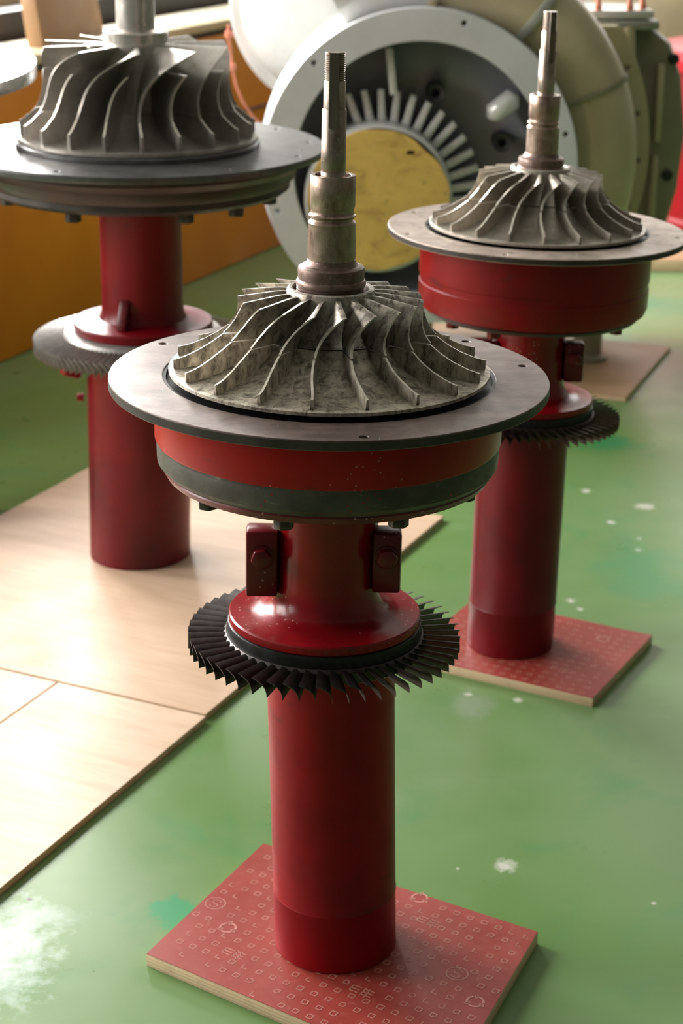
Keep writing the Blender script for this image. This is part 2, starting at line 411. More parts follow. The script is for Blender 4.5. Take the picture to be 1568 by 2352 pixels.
# left wall: local x = -V (so that its face looks along +U), local y = up
me = plate_mesh([rect(-3.6, 9.7, 0, 4.1)] + [rect(a, b, WIN_Z0, WIN_Z1) for a, b in LEFT_WINS], 0.16)
o = link('wall_left', me, M['wall'], None, uv(WIN_U - 0.1, 0, 0), (PI / 2, 0, math.atan2(VX.y, VX.x)), None); struct(o)
me = plate_mesh([rect(-5.0, 6.2, 0, 4.1)] + [rect(a, b, 1.5, 3.1) for a, b in BACK_WINS], 0.16)
o = link('wall_back', me, M['wall'], None, uv(0, BACK_V + 0.1, 0), (PI / 2, 0, ROOM_A), None); struct(o)
me = plate_mesh([rect(-3.6, 9.7, 0, 4.1)], 0.16)
o = link('wall_right', me, M['wall_dark'], None, uv(6.2, 0, 0), (PI / 2, 0, math.atan2(VX.y, VX.x)), None); struct(o)
k = 0
for wins, z0, z1, base, rz in ((LEFT_WINS, WIN_Z0, WIN_Z1, uv(WIN_U - 0.1, 0), math.atan2(VX.y, VX.x)), (BACK_WINS, 1.5, 3.1, uv(0, BACK_V + 0.1), ROOM_A)):
    for a, b in wins:
        k += 1
        holes = []
        for i in range(2):
            for j in range(2):
                wx, wz = (b - a - 0.15) / 2, (z1 - z0 - 0.15) / 2
                holes.append(rect(a + 0.05 + i * (wx + 0.05), a + 0.05 + i * (wx + 0.05) + wx, z0 + 0.05 + j * (wz + 0.05), z0 + 0.05 + j * (wz + 0.05) + wz))
        struct(link('window_%d' % k, plate_mesh([rect(a, b, z0, z1)] + holes, 0.05), M['frame'], None, base, (PI / 2, 0, rz), None))

# ------------------------------------------------------------------ boards on the floor
root_quads = {}
def board(name, c, ax, lx, ly, th, top, edge, label, cat, z=0.0, group=None, quad=None):
    root = empty(name, (c[0], c[1], z), ax)
    tag(root, label, cat, group)
    if quad:
        ca, sa = math.cos(-ax), math.sin(-ax)
        lq = [((q.x - c[0]) * ca - (q.y - c[1]) * sa, (q.x - c[0]) * sa + (q.y - c[1]) * ca) for q in quad]
        MB().prism(lq, 0.0, th - 0.0008).build('core', edge, root, bevel=0.0006)
        MB().prism([(x * 0.998, y * 0.998) for x, y in lq], th - 0.0009, th).build('face', top, root)
        root_quads[root.name] = lq
        return root
    MB().box((0, 0, th / 2 - 0.0004), (lx, ly, th - 0.0008)).build('core', edge, root, bevel=0.0006)
    MB().box((0, 0, th - 0.0004), (lx - 0.001, ly - 0.001, 0.0009)).build('face', top, root)
    return root
BA = R(-32.5)
def marks(root, lx, ly, z, spots, pitch=0.0222, sq=0.0042, seed=1, quad=None):
    rnd = random.Random(seed)
    mb = MB()
    def strip(p, q, w_=0.0011):
        d = Vector((q[0] - p[0], q[1] - p[1], 0)); n = Vector((-d.y, d.x, 0)).normalized() * w_ / 2
        P, Q = Vector((*p, z)), Vector((*q, z))
        mb.add([P - n, Q - n, Q + n, P + n], [(0, 1, 2, 3)])
    def poly(pts, closed=False, w_=0.0011):
        for i in range(len(pts) - (0 if closed else 1)): strip(pts[i], pts[(i + 1) % len(pts)], w_)
    nx, ny = int(lx / pitch), int(ly / pitch)
    for i in range(nx):
        for j in range(ny):
            x, y = -lx / 2 + (i + 0.6) * pitch, -ly / 2 + (j + 0.6) * pitch
            if any(abs(x - sx) < 0.021 and abs(y - sy) < 0.014 for sx, sy, _ in spots): continue
            if quad:
                ok = all((quad[(i_ + 1) % 4][0] - quad[i_][0]) * (y - quad[i_][1]) - (quad[(i_ + 1) % 4][1] - quad[i_][1]) * (x - quad[i_][0]) > 0.008 * math.dist(quad[i_], quad[(i_ + 1) % 4]) for i_ in range(4))
                if not ok: continue
            if rnd.random() < 0.05: continue
            s_ = sq * rnd.uniform(0.85, 1.0)
            if rnd.random() < 0.12: poly([(x - s_, y + s_), (x - s_, y - s_), (x + s_, y - s_)], False, 0.0013)
            else: poly([(x - s_, y - s_), (x + s_, y - s_), (x + s_, y + s_), (x - s_, y + s_)], True, 0.0013)
    for sx, sy, kind in spots:
        if kind == 'S':
            poly(circ(0.0145, 26, sx, sy), True, 0.0014)
            poly([(sx + 0.006 * math.cos(a), sy + 0.0045 + 0.0045 * math.sin(a)) for a in [R(20 + 12.5 * k_) for k_ in range(21)]])
            poly([(sx + 0.006 * math.cos(a), sy - 0.0045 + 0.0045 * math.sin(a)) for a in [R(90 - 12.5 * k_) for k_ in range(21)]])
        elif kind == 'O':
            for k0 in range(3):
                a0 = R(120 * k0 + 10)
                pts = [(sx + 0.011 * math.cos(a0 + R(t_)), sy + 0.011 * math.sin(a0 + R(t_))) for t_ in range(0, 91, 15)]
                poly(pts, False, 0.0032)
                e = pts[-1]; b_ = a0 + R(90)
                poly([(sx + 0.006 * math.cos(b_), sy + 0.006 * math.sin(b_)), (sx + 0.012 * math.cos(b_ + 0.35), sy + 0.012 * math.sin(b_ + 0.35)), (sx + 0.016 * math.cos(b_), sy + 0.016 * math.sin(b_))], True, 0.0012)
        else:
            for k0 in range(3):
                y = sy - 0.007 + k0 * 0.006
                strip((sx - 0.017, y), (sx - 0.004, y), 0.0016)
                strip((sx + 0.0, y), (sx + 0.016, y + 0.0), 0.0016)
            strip((sx - 0.017, sy - 0.007), (sx - 0.017, sy + 0.006), 0.0016)
            strip((sx + 0.001, sy - 0.010), (sx + 0.001, sy + 0.008), 0.0016)
            strip((sx + 0.008, sy - 0.012), (sx + 0.008, sy + 0.008), 0.0016)
    return mb.build('printed_marks', M['print'], root, sharp=None)
A_, B_ = Vector((-0.267, 2.096, 0)), Vector((0.274, 2.148, 0))
fc = (A_ + B_) / 2
def meet(p, d, q, e):
    den = d.x * e.y - d.y * e.x; w_ = q - p
    return p + d * ((w_.x * e.y - w_.y * e.x) / den)
F_ = meet(A_, Vector((0.220, -0.150, 0)), B_, Vector((-0.091, -0.208, 0)))
K_ = meet(A_, Vector((0.153, 0.295, 0)), B_, Vector((-0.194, 0.116, 0)))
fb = board('plywood_board', fc, BA, 0.430, 0.336, 0.02, M['film'], M['plyedge'],
           'red film-faced plywood board with pink square print under the nearest stand', 'board', group='red film-faced boards under the stands', quad=[A_, F_, B_, K_])
def loc_on(root_c, ang, px, py, z=0.02):
    q = fl(px, py, z) - Vector((root_c[0], root_c[1], 0)); c, s = math.cos(-ang), math.sin(-ang)
    return (q.x * c - q.y * s, q.x * s + q.y * c)
spots = []
for zx, zy, kind in [(305, 275, 'S'), (350, 362, 'O'), (375, 455, 'E'), (1175, 528, 'S'), (835, 590, 'E'), (1240, 628, 'O'), (1040, 255, 'O'), (1075, 340, 'E')]:
    x, y = loc_on(fc, BA, zx / 1.568 + 300, zy / 1.568 + 1900)
    spots.append((x, y, kind))
marks(fb, 0.50, 0.40, 0.0203, spots, quad=root_quads[fb.name])
rc = Vector((0.356, 3.096, 0))
rb = board('plywood_board', rc, R(-29), 0.372, 0.306, 0.018, M['film'], M['plyedge'],
           'small red film-faced plywood board under the right-hand stand', 'board', group='red film-faced boards under the stands')
marks(rb, 0.372, 0.306, 0.0183, [(-0.1, 0.08, 'S'), (0.09, -0.07, 'E'), (0.11, 0.09, 'O')], seed=5)

# pale plywood sheets: frame e1 across (right-down), e2 along (away)
e2 = Vector((0.4335, 0.9012, 0)); e1 = Vector((0.9012, -0.4335, 0)); EA = math.atan2(e1.y, e1.x)
Pm = Vector((-0.2385, 2.8195, 0))       # right-hand end of the seam
def sheet(x0, x1, y0, y1, th, top, label, name='plywood_sheet'):
    c = Pm + e1 * ((x0 + x1) / 2) + e2 * ((y0 + y1) / 2)
    return board(name, c, EA, x1 - x0, y1 - y0, th, top, M['plyedge'], label, 'plywood sheet', group='pale plywood sheets on the green floor')
sheet(-0.90, 0.0, 0.003, 1.08, 0.012, M['ply1'], 'pale plywood sheet on the green floor under the left-hand stand')
sheet(-0.302, 0.004, -1.45, -0.003, 0.012, M['ply2'], 'pale worn plywood strip running out at the lower left edge of the photo')
sheet(-1.15, -0.306, -1.45, -0.003, 0.012, M['ply2'], 'pale plywood sheet at the left edge, left of the narrow worn strip')
c = Vector((0.42, 5.13, 0))
board('plywood_sheet', c, R(-22), 0.98, 0.56, 0.012, M['ply3'], M['plyedge'], 'brown plywood sheet under the silver turbocharger casing', 'plywood sheet')

# ------------------------------------------------------------------ rotor stands
def impeller_part(name, parent, mat, hub, shroud, nb, theta, thick, loc, rot, z_off, cap_prof=None, a_off=0.0, nu=14, nv=5, thb=None, offs=0.0, skip=None):
    """hub body of revolution with separate curved blades; hub / shroud are (r,z) polylines of equal meaning"""
    def samp(c, u):
        L = [0]
        for i in range(len(c) - 1): L.append(L[-1] + math.dist(c[i], c[i + 1]))
        d = u * L[-1]
        for i in range(len(c) - 1):
            if d <= L[i + 1] + 1e-9:
                k_ = (d - L[i]) / (L[i + 1] - L[i]); return (c[i][0] + (c[i + 1][0] - c[i][0]) * k_, c[i][1] + (c[i + 1][1] - c[i][1]) * k_)
        return c[-1]
    prof = cap_prof
    body = MB().lathe([(r, z - z_off) for r, z in prof], 128).build(name, mat, parent, loc, rot)
    mb = MB(); vs = []
    for side in (1, -1):
        for i in range(nu + 1):
            u = i / nu
            h, s_ = samp(hub, u), samp(shroud, u)
            for j in range(nv + 1):
                v = j / nv
                if j == 0: r, z = h[0] - 0.0012, h[1] - 0.0012
                else: r, z = h[0] + (s_[0] - h[0]) * v, h[1] + (s_[1] - h[1]) * v
                th = thick * (1.6 - 0.6 * v)
                if thb is not None and i in (0, nu): th *= 0.8
                a = -PI / 2 + R(theta(u, v)) + side * th / 2 / max(r, 0.02)
                vs.append((r * math.cos(a), r * math.sin(a), z - z_off))
    n = (nu + 1) * (nv + 1); fs = []
    for i in range(nu):
        for j in range(nv):
            p = i * (nv + 1) + j; q = p + nv + 1
            fs += [(p, q, q + 1, p + 1), (n + p, n + p + 1, n + q + 1, n + q)]
    for i in range(nu):
        for j in (0, nv):
            p = i * (nv + 1) + j; q = p + nv + 1; fs.append((p, n + p, n + q, q))
    for j in range(nv):
        for i in (0, nu):
            p = i * (nv + 1) + j; fs.append((p, p + 1, n + p + 1, n + p))
    mb.add(vs, fs)
    bme = mb.mesh('blade')
    bme.materials.append(mat); bme.materials.append(M['alu_edge'])
    for p_ in bme.polygons:
        ds = []
        for c_ in [p_.center]:
            pr_ = Vector((c_.x, c_.y, 0)).length
            ds = [math.hypot(pr_ - q_[0], c_.z + z_off - q_[1]) for q_ in [samp(shroud, t_ / 60) for t_ in range(61)]]
        if min(ds) < 0.0010 and p_.area < 3e-5: p_.material_index = 1
    for k_ in range(nb):
        link('blade', bme, mat, body, (0, 0, 0), (0, 0, R(a_off) + 2 * PI * k_ / nb), 50)
    return body

def wheel_blades(parent, mat, r0, r1, nb, ax, tg, thick, ztop, droop=0.0, hook=True):
    """curved turbine blades: section (tangential, z) swept from the root to the tip"""
    sec = [(0.0, 0.0), (0.35, -0.10), (0.68, -0.26), (0.90, -0.48), (1.0, -0.74), (1.02, -1.0)] if hook else [(0, 0), (0.3, -0.3), (0.65, -0.6), (1.0, -1.0)]
    mb = MB(); vs = []; nr = 4; m = len(sec)
    for side in (1, -1):
        for i in range(nr + 1):
            u = i / nr; r = r0 + (r1 - r0) * u
            for k_, (t_, z_) in enumerate(sec):
                tt = (t_ - 0.45) * tg * (0.75 + 0.25 * u); zz = z_ * ax * (0.78 + 0.22 * u)
                th = thick * (0.55 if k_ in (0, m - 1) else 1.0)
                a = -PI / 2 + tt / r
                vs.append((r * math.cos(a), r * math.sin(a), ztop - droop * u + zz + side * th / 2))
    n = (nr + 1) * m; fs = []
    for i in range(nr):
        for k_ in range(m - 1):
            p = i * m + k_; q = p + m
            fs += [(p, q, q + 1, p + 1), (n + p, n + p + 1, n + q + 1, n + q)]
        for k_ in (0, m - 1):
            p = i * m + k_; q = p + m; fs.append((p, n + p, n + q, q))
    for k_ in range(m - 1):
        for i in (0, nr):
            p = i * m + k_; fs.append((p, p + 1, n + p + 1, n + p))
    mb.add(vs, fs); me = mb.mesh('blade')
    for k_ in range(nb): link('blade', me, mat, parent, (0, 0, 0), (0, 0, 2 * PI * k_ / nb), 40)

def bolt_mesh(r, h, washer=True):
    mb = MB().prism(hexagon(r), 0.0, h)
    if washer: mb.lathe([(0, -0.002), (r * 1.15, -0.002), (r * 1.15, 0.001), (0, 0.001)], 24)
    return mb.mesh('bolt', bevel=0.0012)

def pipe(root, pr, ph, lean, zw, mat='red'):
    e = 0.0012
    p = [(0, 0), (pr - 0.002, 0.0), (pr, 0.002), (pr, 0.004)]
    if zw: p += [(pr, zw - e), (pr + 0.0008, zw), (pr, zw + e)]
    p += [(pr, ph - 0.004), (pr, ph), (pr * 0.9, ph), (pr * 0.9, ph - 0.03)]
    me = MB().lathe(p, 96).mesh('pedestal_pipe')
    sh = Matrix.Identity(4); sh[0][2] = math.tan(R(lean))
    me.transform(sh)
    return link('pedestal_pipe', me, M[mat], root)

def small_stand(name, base, pipe_lean, org, lean, k, label, mats, variant, spin=0.0, board_z=0.02):
    """stand with a 19-blade compressor wheel; heights measured on the nearest stand, k scales the rotor sizes"""
    root = empty(name, (base[0], base[1], board_z)); tag(root, label, 'rotor stand', 'red turbocharger rotor stands')
    Z0 = 0.488
    rl = (org[0] - base[0], org[1] - base[1], org[2] - board_z); rr = (R(variant.get('back', -0.8)), R(lean), R(spin))
    z = lambda q: (q - Z0) * k
    P = lambda pr: [(r * k, z(q)) for r, q in pr]
    def add(nm, prof, mat, seg=128, **kw): return MB().lathe(P(prof), seg, **kw).build(nm, mats.get(mat, M.get(mat)), root, rl, rr)
    pr = variant['pipe_r']; ph = (org[2] - board_z) - 0.016
    pipe(root, pr, ph, pipe_lean, 0.088, variant.get('paint', 'red'))
    # turbine wheel
    wr = [(0.06, 0.470), (0.126, 0.470), (0.131, 0.474), (0.131, 0.488), (0.127, 0.4915), (0.10, 0.4915)]
    wh = add('turbine_wheel', wr, 'blade')
    wheel_blades(wh, mats['blade'], 0.128 * k, 0.1757 * k, variant.get('nb', 54), 0.0225 * k, 0.0205 * k, 0.0016, 0.003 * k, droop=-0.001)
    # lower flange with neck
    add('sealing_ring', [(0.10, 0.489), (0.1245, 0.489), (0.1255, 0.492), (0.1245, 0.506), (0.1215, 0.5075), (0.10, 0.5075)], 'gap')
    add('neck_flange', [(0.06, 0.507), (0.1215, 0.507), (0.1235, 0.509), (0.1235, 0.5175), (0.1215, 0.5195), (0.098, 0.5205), (0.084, 0.524), (0.074, 0.532), (0.068, 0.546), (0.0657, 0.565), (0.0654, 0.60), (0.0654, 0.665), (0.069, 0.682), (0.075, 0.69)], 'red_speck')
    # clamp lugs with bolts
    for s_, (lx, lw, z0, z1, ly) in zip((-1, 1), variant['lugs']):
        lug = MB().box((0, 0, 0), (lw * k, 0.036 * k, (z1 - z0) * k)).build('clamp_lug', mats.get('lug', M['red_dark']), root, rl, rr, bevel=0.004)
        Mx = Matrix.Translation((lx * k, ly * k, z((z0 + z1) / 2)))
        lug.data.transform(Mx)
        bm_ = MB().prism(hexagon(0.0135 * k, 0.2), 0.0, 0.012 * k).lathe([(0, 0), (0.0155 * k, 0), (0.0155 * k, 0.002), (0, 0.002)], 24).mesh('bolt', bevel=0.0016)
        bm_.transform(Matrix.Translation((lx * k, (ly - 0.018) * k, z(z0 + (z1 - z0) * 0.62))) @ Matrix.Rotation(PI / 2, 4, 'X'))
        link('bolt', bm_, mats.get('lug', M['red_dark']), lug)
    # housing drum
    for nm, mat, prof in variant['drum']: add(nm, prof, mat)
    bme = bolt_mesh(0.0125 * k, 0.012 * k)
    for a in variant['bolts']:
        q = link('bolt', bme, mats.get('bolt', M['black_red']), root, (0, 0, 0), (0, 0, 0))
        Mr = Matrix.Translation(rl) @ Matrix.Rotation(R(lean), 4, 'Y') @ Matrix.Rotation(R(variant.get('back', -0.8)), 4, 'X') @ Matrix.Rotation(R(a), 4, 'Z') @ Matrix.Translation((variant['bolt_r'] * k, 0, z(variant['bolt_z']))) @ Matrix.Rotation(PI, 4, 'X')
        q.matrix_local = Mr
    # mounting disc with through holes
    ro, ri = variant['disc_r']; zt = variant['disc_z']; th = variant['disc_t']
    outl = [circ(ro * k, 192), circ(ri * k, 160)] + [circ(variant['hole_r'] * k, 20, hr * k * math.cos(R(a)), hr * k * math.sin(R(a))) for a, hr in variant['holes']]
    me = plate_mesh(outl, th * k, 0.0012)
    me.transform(Matrix.Translation((0, 0, z(zt - th / 2))))
    link('mounting_disc', me, mats['plate'], root, rl, rr, 30)
    add('disc_edge_shade', [(ro - 0.004, zt - 0.0018), (ro + 0.0002, zt - 0.0018), (ro + 0.0004, zt - th + 0.0015), (ro - 0.004, zt - th + 0.0012)], 'edge')  # thin dark ring added over the rim to paint in its shade
    add('recess_ring', [(ri + 0.002, zt - th), (ri + 0.002, zt - 0.001), (ri - 0.0035, zt - 0.0015), (ri - 0.0045, zt - 0.006), (0.19, zt - 0.0075), (0.15, zt - 0.0075)], 'gap')
    # compressor wheel: inducer above, impeller below, split at zs
    zs = variant['zs']; dz = variant.get('dz', 0.0)
    hub = [(0.0535, 0.938), (0.0575, 0.925), (0.065, 0.909), (0.077, 0.895), (0.090, 0.886), (0.103, 0.872), (0.123, 0.8585), (0.150, 0.8490), (0.178, 0.8440), (0.191, 0.843)]
    shr = [(0.1124, 0.930), (0.1128, 0.918), (0.1165, 0.904), (0.1235, 0.893), (0.1295, 0.886), (0.142, 0.876), (0.158, 0.8665), (0.175, 0.859), (0.185, 0.856), (0.191, 0.855)]
    sc = variant.get('imp', 1.0)
    T = lambda c: [(r * sc, 0.8388 + (q - 0.8388) * variant.get('imph', 1.0) + dz) for r, q in c]
    ih, il = T(hub[:5][::-1]), T(hub[4:])
    sh, sl_ = T(shr[:5][::-1]), T(shr[4:])
    g = 0.0009
    add('joint_ring', [(0.07, ih[0][1] - 0.002), (ih[0][0] - 0.0012, ih[0][1] - 0.002), (ih[0][0] - 0.0012, ih[0][1] + 0.002), (0.07, ih[0][1] + 0.002)], 'gap')
    ih[0] = (ih[0][0], ih[0][1] + g); sh[0] = (sh[0][0], sh[0][1] + g)
    il[0] = (il[0][0], il[0][1] - g); sl_[0] = (sl_[0][0], sl_[0][1] - g)
    kk = lambda c: [(r * k, q * k) for r, q in c]
    capu = T([(0.08, 0.8866)]) + ih[0:] + T([(0.0525, 0.9405), (0.0505, 0.9418), (0.047, 0.9415), (0.0462, 0.9395), (0.0462, 0.905)])
    impeller_part('inducer', root, mats['alu_up'], kk(ih), kk(sh), 19, lambda u, v: -2.2 + 16.5 * u ** 2.1 * (1.0), 0.0030 * k, rl, rr, Z0 * k, cap_prof=kk(capu), a_off=variant['rot'] + 0.35)
    plate_edge = T([(0.1945, 0.8425), (0.1965, 0.8415), (0.1965, 0.8375), (0.194, 0.8365), (0.10, 0.8365)])
    capl = T([(0.08, 0.8854)]) + il + plate_edge
    impeller_part('impeller', root, mats['alu'], kk(il), kk(sl_), 19, lambda u, v: -2.2 * (1 - u) ** 1.3 * (1 + 0.6 * math.sin(PI * u)), 0.0028 * k, rl, rr, Z0 * k, cap_prof=kk(capl), a_off=variant['rot'])
    # shaft group
    d = variant.get('dsh', 0.0)
    U = lambda c: [(r * variant.get('shr', 1.0), (q - 0.93) * variant.get('shh', 1.0) + 0.93 + d) for r, q in c]
    col = [(0.02, 0.90), (0.0405, 0.90), (0.0405, 0.928)]
    for i in range(6):
        q = 0.928 + i * 0.0028; col += [(0.0418, q + 0.0006), (0.0418, q + 0.0014), (0.0405, q + 0.002), (0.0405, q + 0.0026)]
    col += [(0.0422, 0.9455), (0.0424, 0.949), (0.0412, 0.9515), (0.0400, 0.9525), (0.0402, 0.9555), (0.0404, 0.963), (0.0395, 0.9665), (0.036, 0.9685), (0.0325, 0.9690), (0.0305, 0.9712), (0.0292, 0.976), (0.02, 0.976)]
    add('threaded_collar', U(col), 'collar')
    sl2 = [(0.0285, 0.973), (0.0288, 0.99), (0.0283, 1.0165), (0.0285, 1.0185), (0.0288, 1.0200), (0.0282, 1.0212), (0.0262, 1.0228), (0.0252, 1.0245), (0.0256, 1.0262), (0.0282, 1.0280), (0.0283, 1.0293), (0.0264, 1.0310), (0.0257, 1.0340), (0.0259, 1.0365), (0.0267, 1.0395), (0.0270, 1.04), (0.0270, 1.0755), (0.0263, 1.0768), (0.0225, 1.0768), (0.0215, 1.076), (0.0212, 1.055)]
    add('sleeve', U(sl2), 'sleeve')
    sh2 = [(0.0148, 1.02), (0.0148, 1.0798), (0.0145, 1.0806), (0.0148, 1.0814), (0.0147, 1.1165), (0.0144, 1.1172), (0.0144, 1.1520), (0.0138, 1.1535), (0.0130, 1.1535), (0.0129, 1.1835), (0.0122, 1.185)]
    q = 1.185
    while q < 1.2155: sh2 += [(0.0121, q + 0.0008), (0.0106, q + 0.0014), (0.0106, q + 0.0018), (0.0121, q + 0.0024)]; q += 0.0024
    sh2 += [(0.0112, 1.218), (0.0, 1.218)]
    sh_o = add('shaft', U(sh2), 'shaft', 48)
    # keyway: a flat-bottomed slot strip sunk in the shaft, facing the camera
    zb, zt_ = [q_[1] for q_ in U([(0, 1.136), (0, 1.2182)])]
    w2 = 0.0052
    pts = [(w2, z(zt_)), (-w2, z(zt_))] + [(-w2 * math.cos(a), z(zb) - w2 * math.sin(a)) for a in [PI * t_ / 10 for t_ in range(11)]]
    kb = MB()
    kb.prism([(x, y) for x, y in pts], 0.0, 0.0042, Matrix.Rotation(PI / 2, 4, 'X'))
    ko = kb.mesh('keyway')
    ko.transform(Matrix.Rotation(R(variant.get('key', -4)), 4, 'Z') @ Matrix.Translation((0, -0.0109, 0)))
    link('keyway', ko, M['keyway'], sh_o)
    return root

DR_F = [('housing_drum', 'red_drum', [(0.10, 0.820), (0.2142, 0.820), (0.2145, 0.80), (0.2145, 0.757), (0.213, 0.7545), (0.10, 0.7545)]),
        ('steel_band', 'band', [(0.10, 0.756), (0.2118, 0.756), (0.2118, 0.750), (0.2125, 0.748), (0.2118, 0.728), (0.205, 0.720), (0.10, 0.720)]),
        ('bottom_rim', 'red_dark', [(0.10, 0.7205), (0.2045, 0.7205), (0.2055, 0.718), (0.201, 0.710), (0.194, 0.707), (0.16, 0.706), (0.09, 0.690), (0.075, 0.685)])]
front_var = dict(pipe_r=0.0835, lugs=[(-0.0800, 0.040, 0.552, 0.640, -0.026), (0.0765, 0.036, 0.560, 0.640, -0.026)],
                 drum=DR_F, bolts=[-142, -106, -62, -20, 20, 65, 110, 155], bolt_r=0.180, bolt_z=0.7065, disc_r=(0.2695, 0.2035), disc_z=0.8325, disc_t=0.0125,
                 hole_r=0.0052, holes=[(13, 0.249), (44, 0.249), (73, 0.249), (103, 0.249), (149, 0.252), (-81, 0.255), (-135 + 360 * 0 - 100, 0.25)], zs=0.886, rot=-5.6)
small_stand('rotor_stand', (-0.0084, 2.13), -0.8, (-0.0222, 2.13, 0.488), 1.2, 1.0,
            'nearest red rotor stand with aged finned wheel and tall steel shaft, on a patterned board',
            dict(plate=M['plate'], blade=M['blade_dark'], alu=M['alu'], alu_up=M['alu_up']), front_var)

DR_R = [('housing_drum', 'red_shade', [(0.10, 0.812), (0.2085, 0.812), (0.2085, 0.748), (0.2065, 0.746), (0.2065, 0.735), (0.208, 0.733), (0.208, 0.700), (0.204, 0.690), (0.196, 0.686), (0.10, 0.686)]),
        ('bottom_rim', 'black_red', [(0.10, 0.687), (0.194, 0.687), (0.196, 0.684), (0.192, 0.678), (0.09, 0.676), (0.072, 0.668)])]
right_var = dict(pipe_r=0.0810, lugs=[(-0.085, 0.050, 0.585, 0.628, -0.020), (0.080, 0.036, 0.555, 0.628, -0.020)],
                 drum=DR_R, bolts=[-150, -118, -35, 10, 60, 120], bolt_r=0.172, bolt_z=0.6765, disc_r=(0.268, 0.2005), disc_z=0.8305, disc_t=0.0115,
                 hole_r=0.0048, holes=[(-108, 0.25), (-12, 0.25), (-160, 0.25), (40, 0.25), (150, 0.25), (100, 0.25)], zs=0.886, rot=-2.0, imp=0.985, imph=1.03, dz=-0.003,
                 dsh=-0.010, key=14, nb=60, paint='red_wine')
small_stand('rotor_stand', (0.3185, 3.11), 1.5, (0.3305, 3.11, 0.476), 1.6, 0.967,
            'red rotor stand on the small red board, with a beige worn disc',
            dict(plate=M['plate_light'], blade=M['blade_brown'], alu=M['alu_warm'], alu_up=M['alu_warm'], bolt=M['red_dark']), right_var, board_z=0.018)

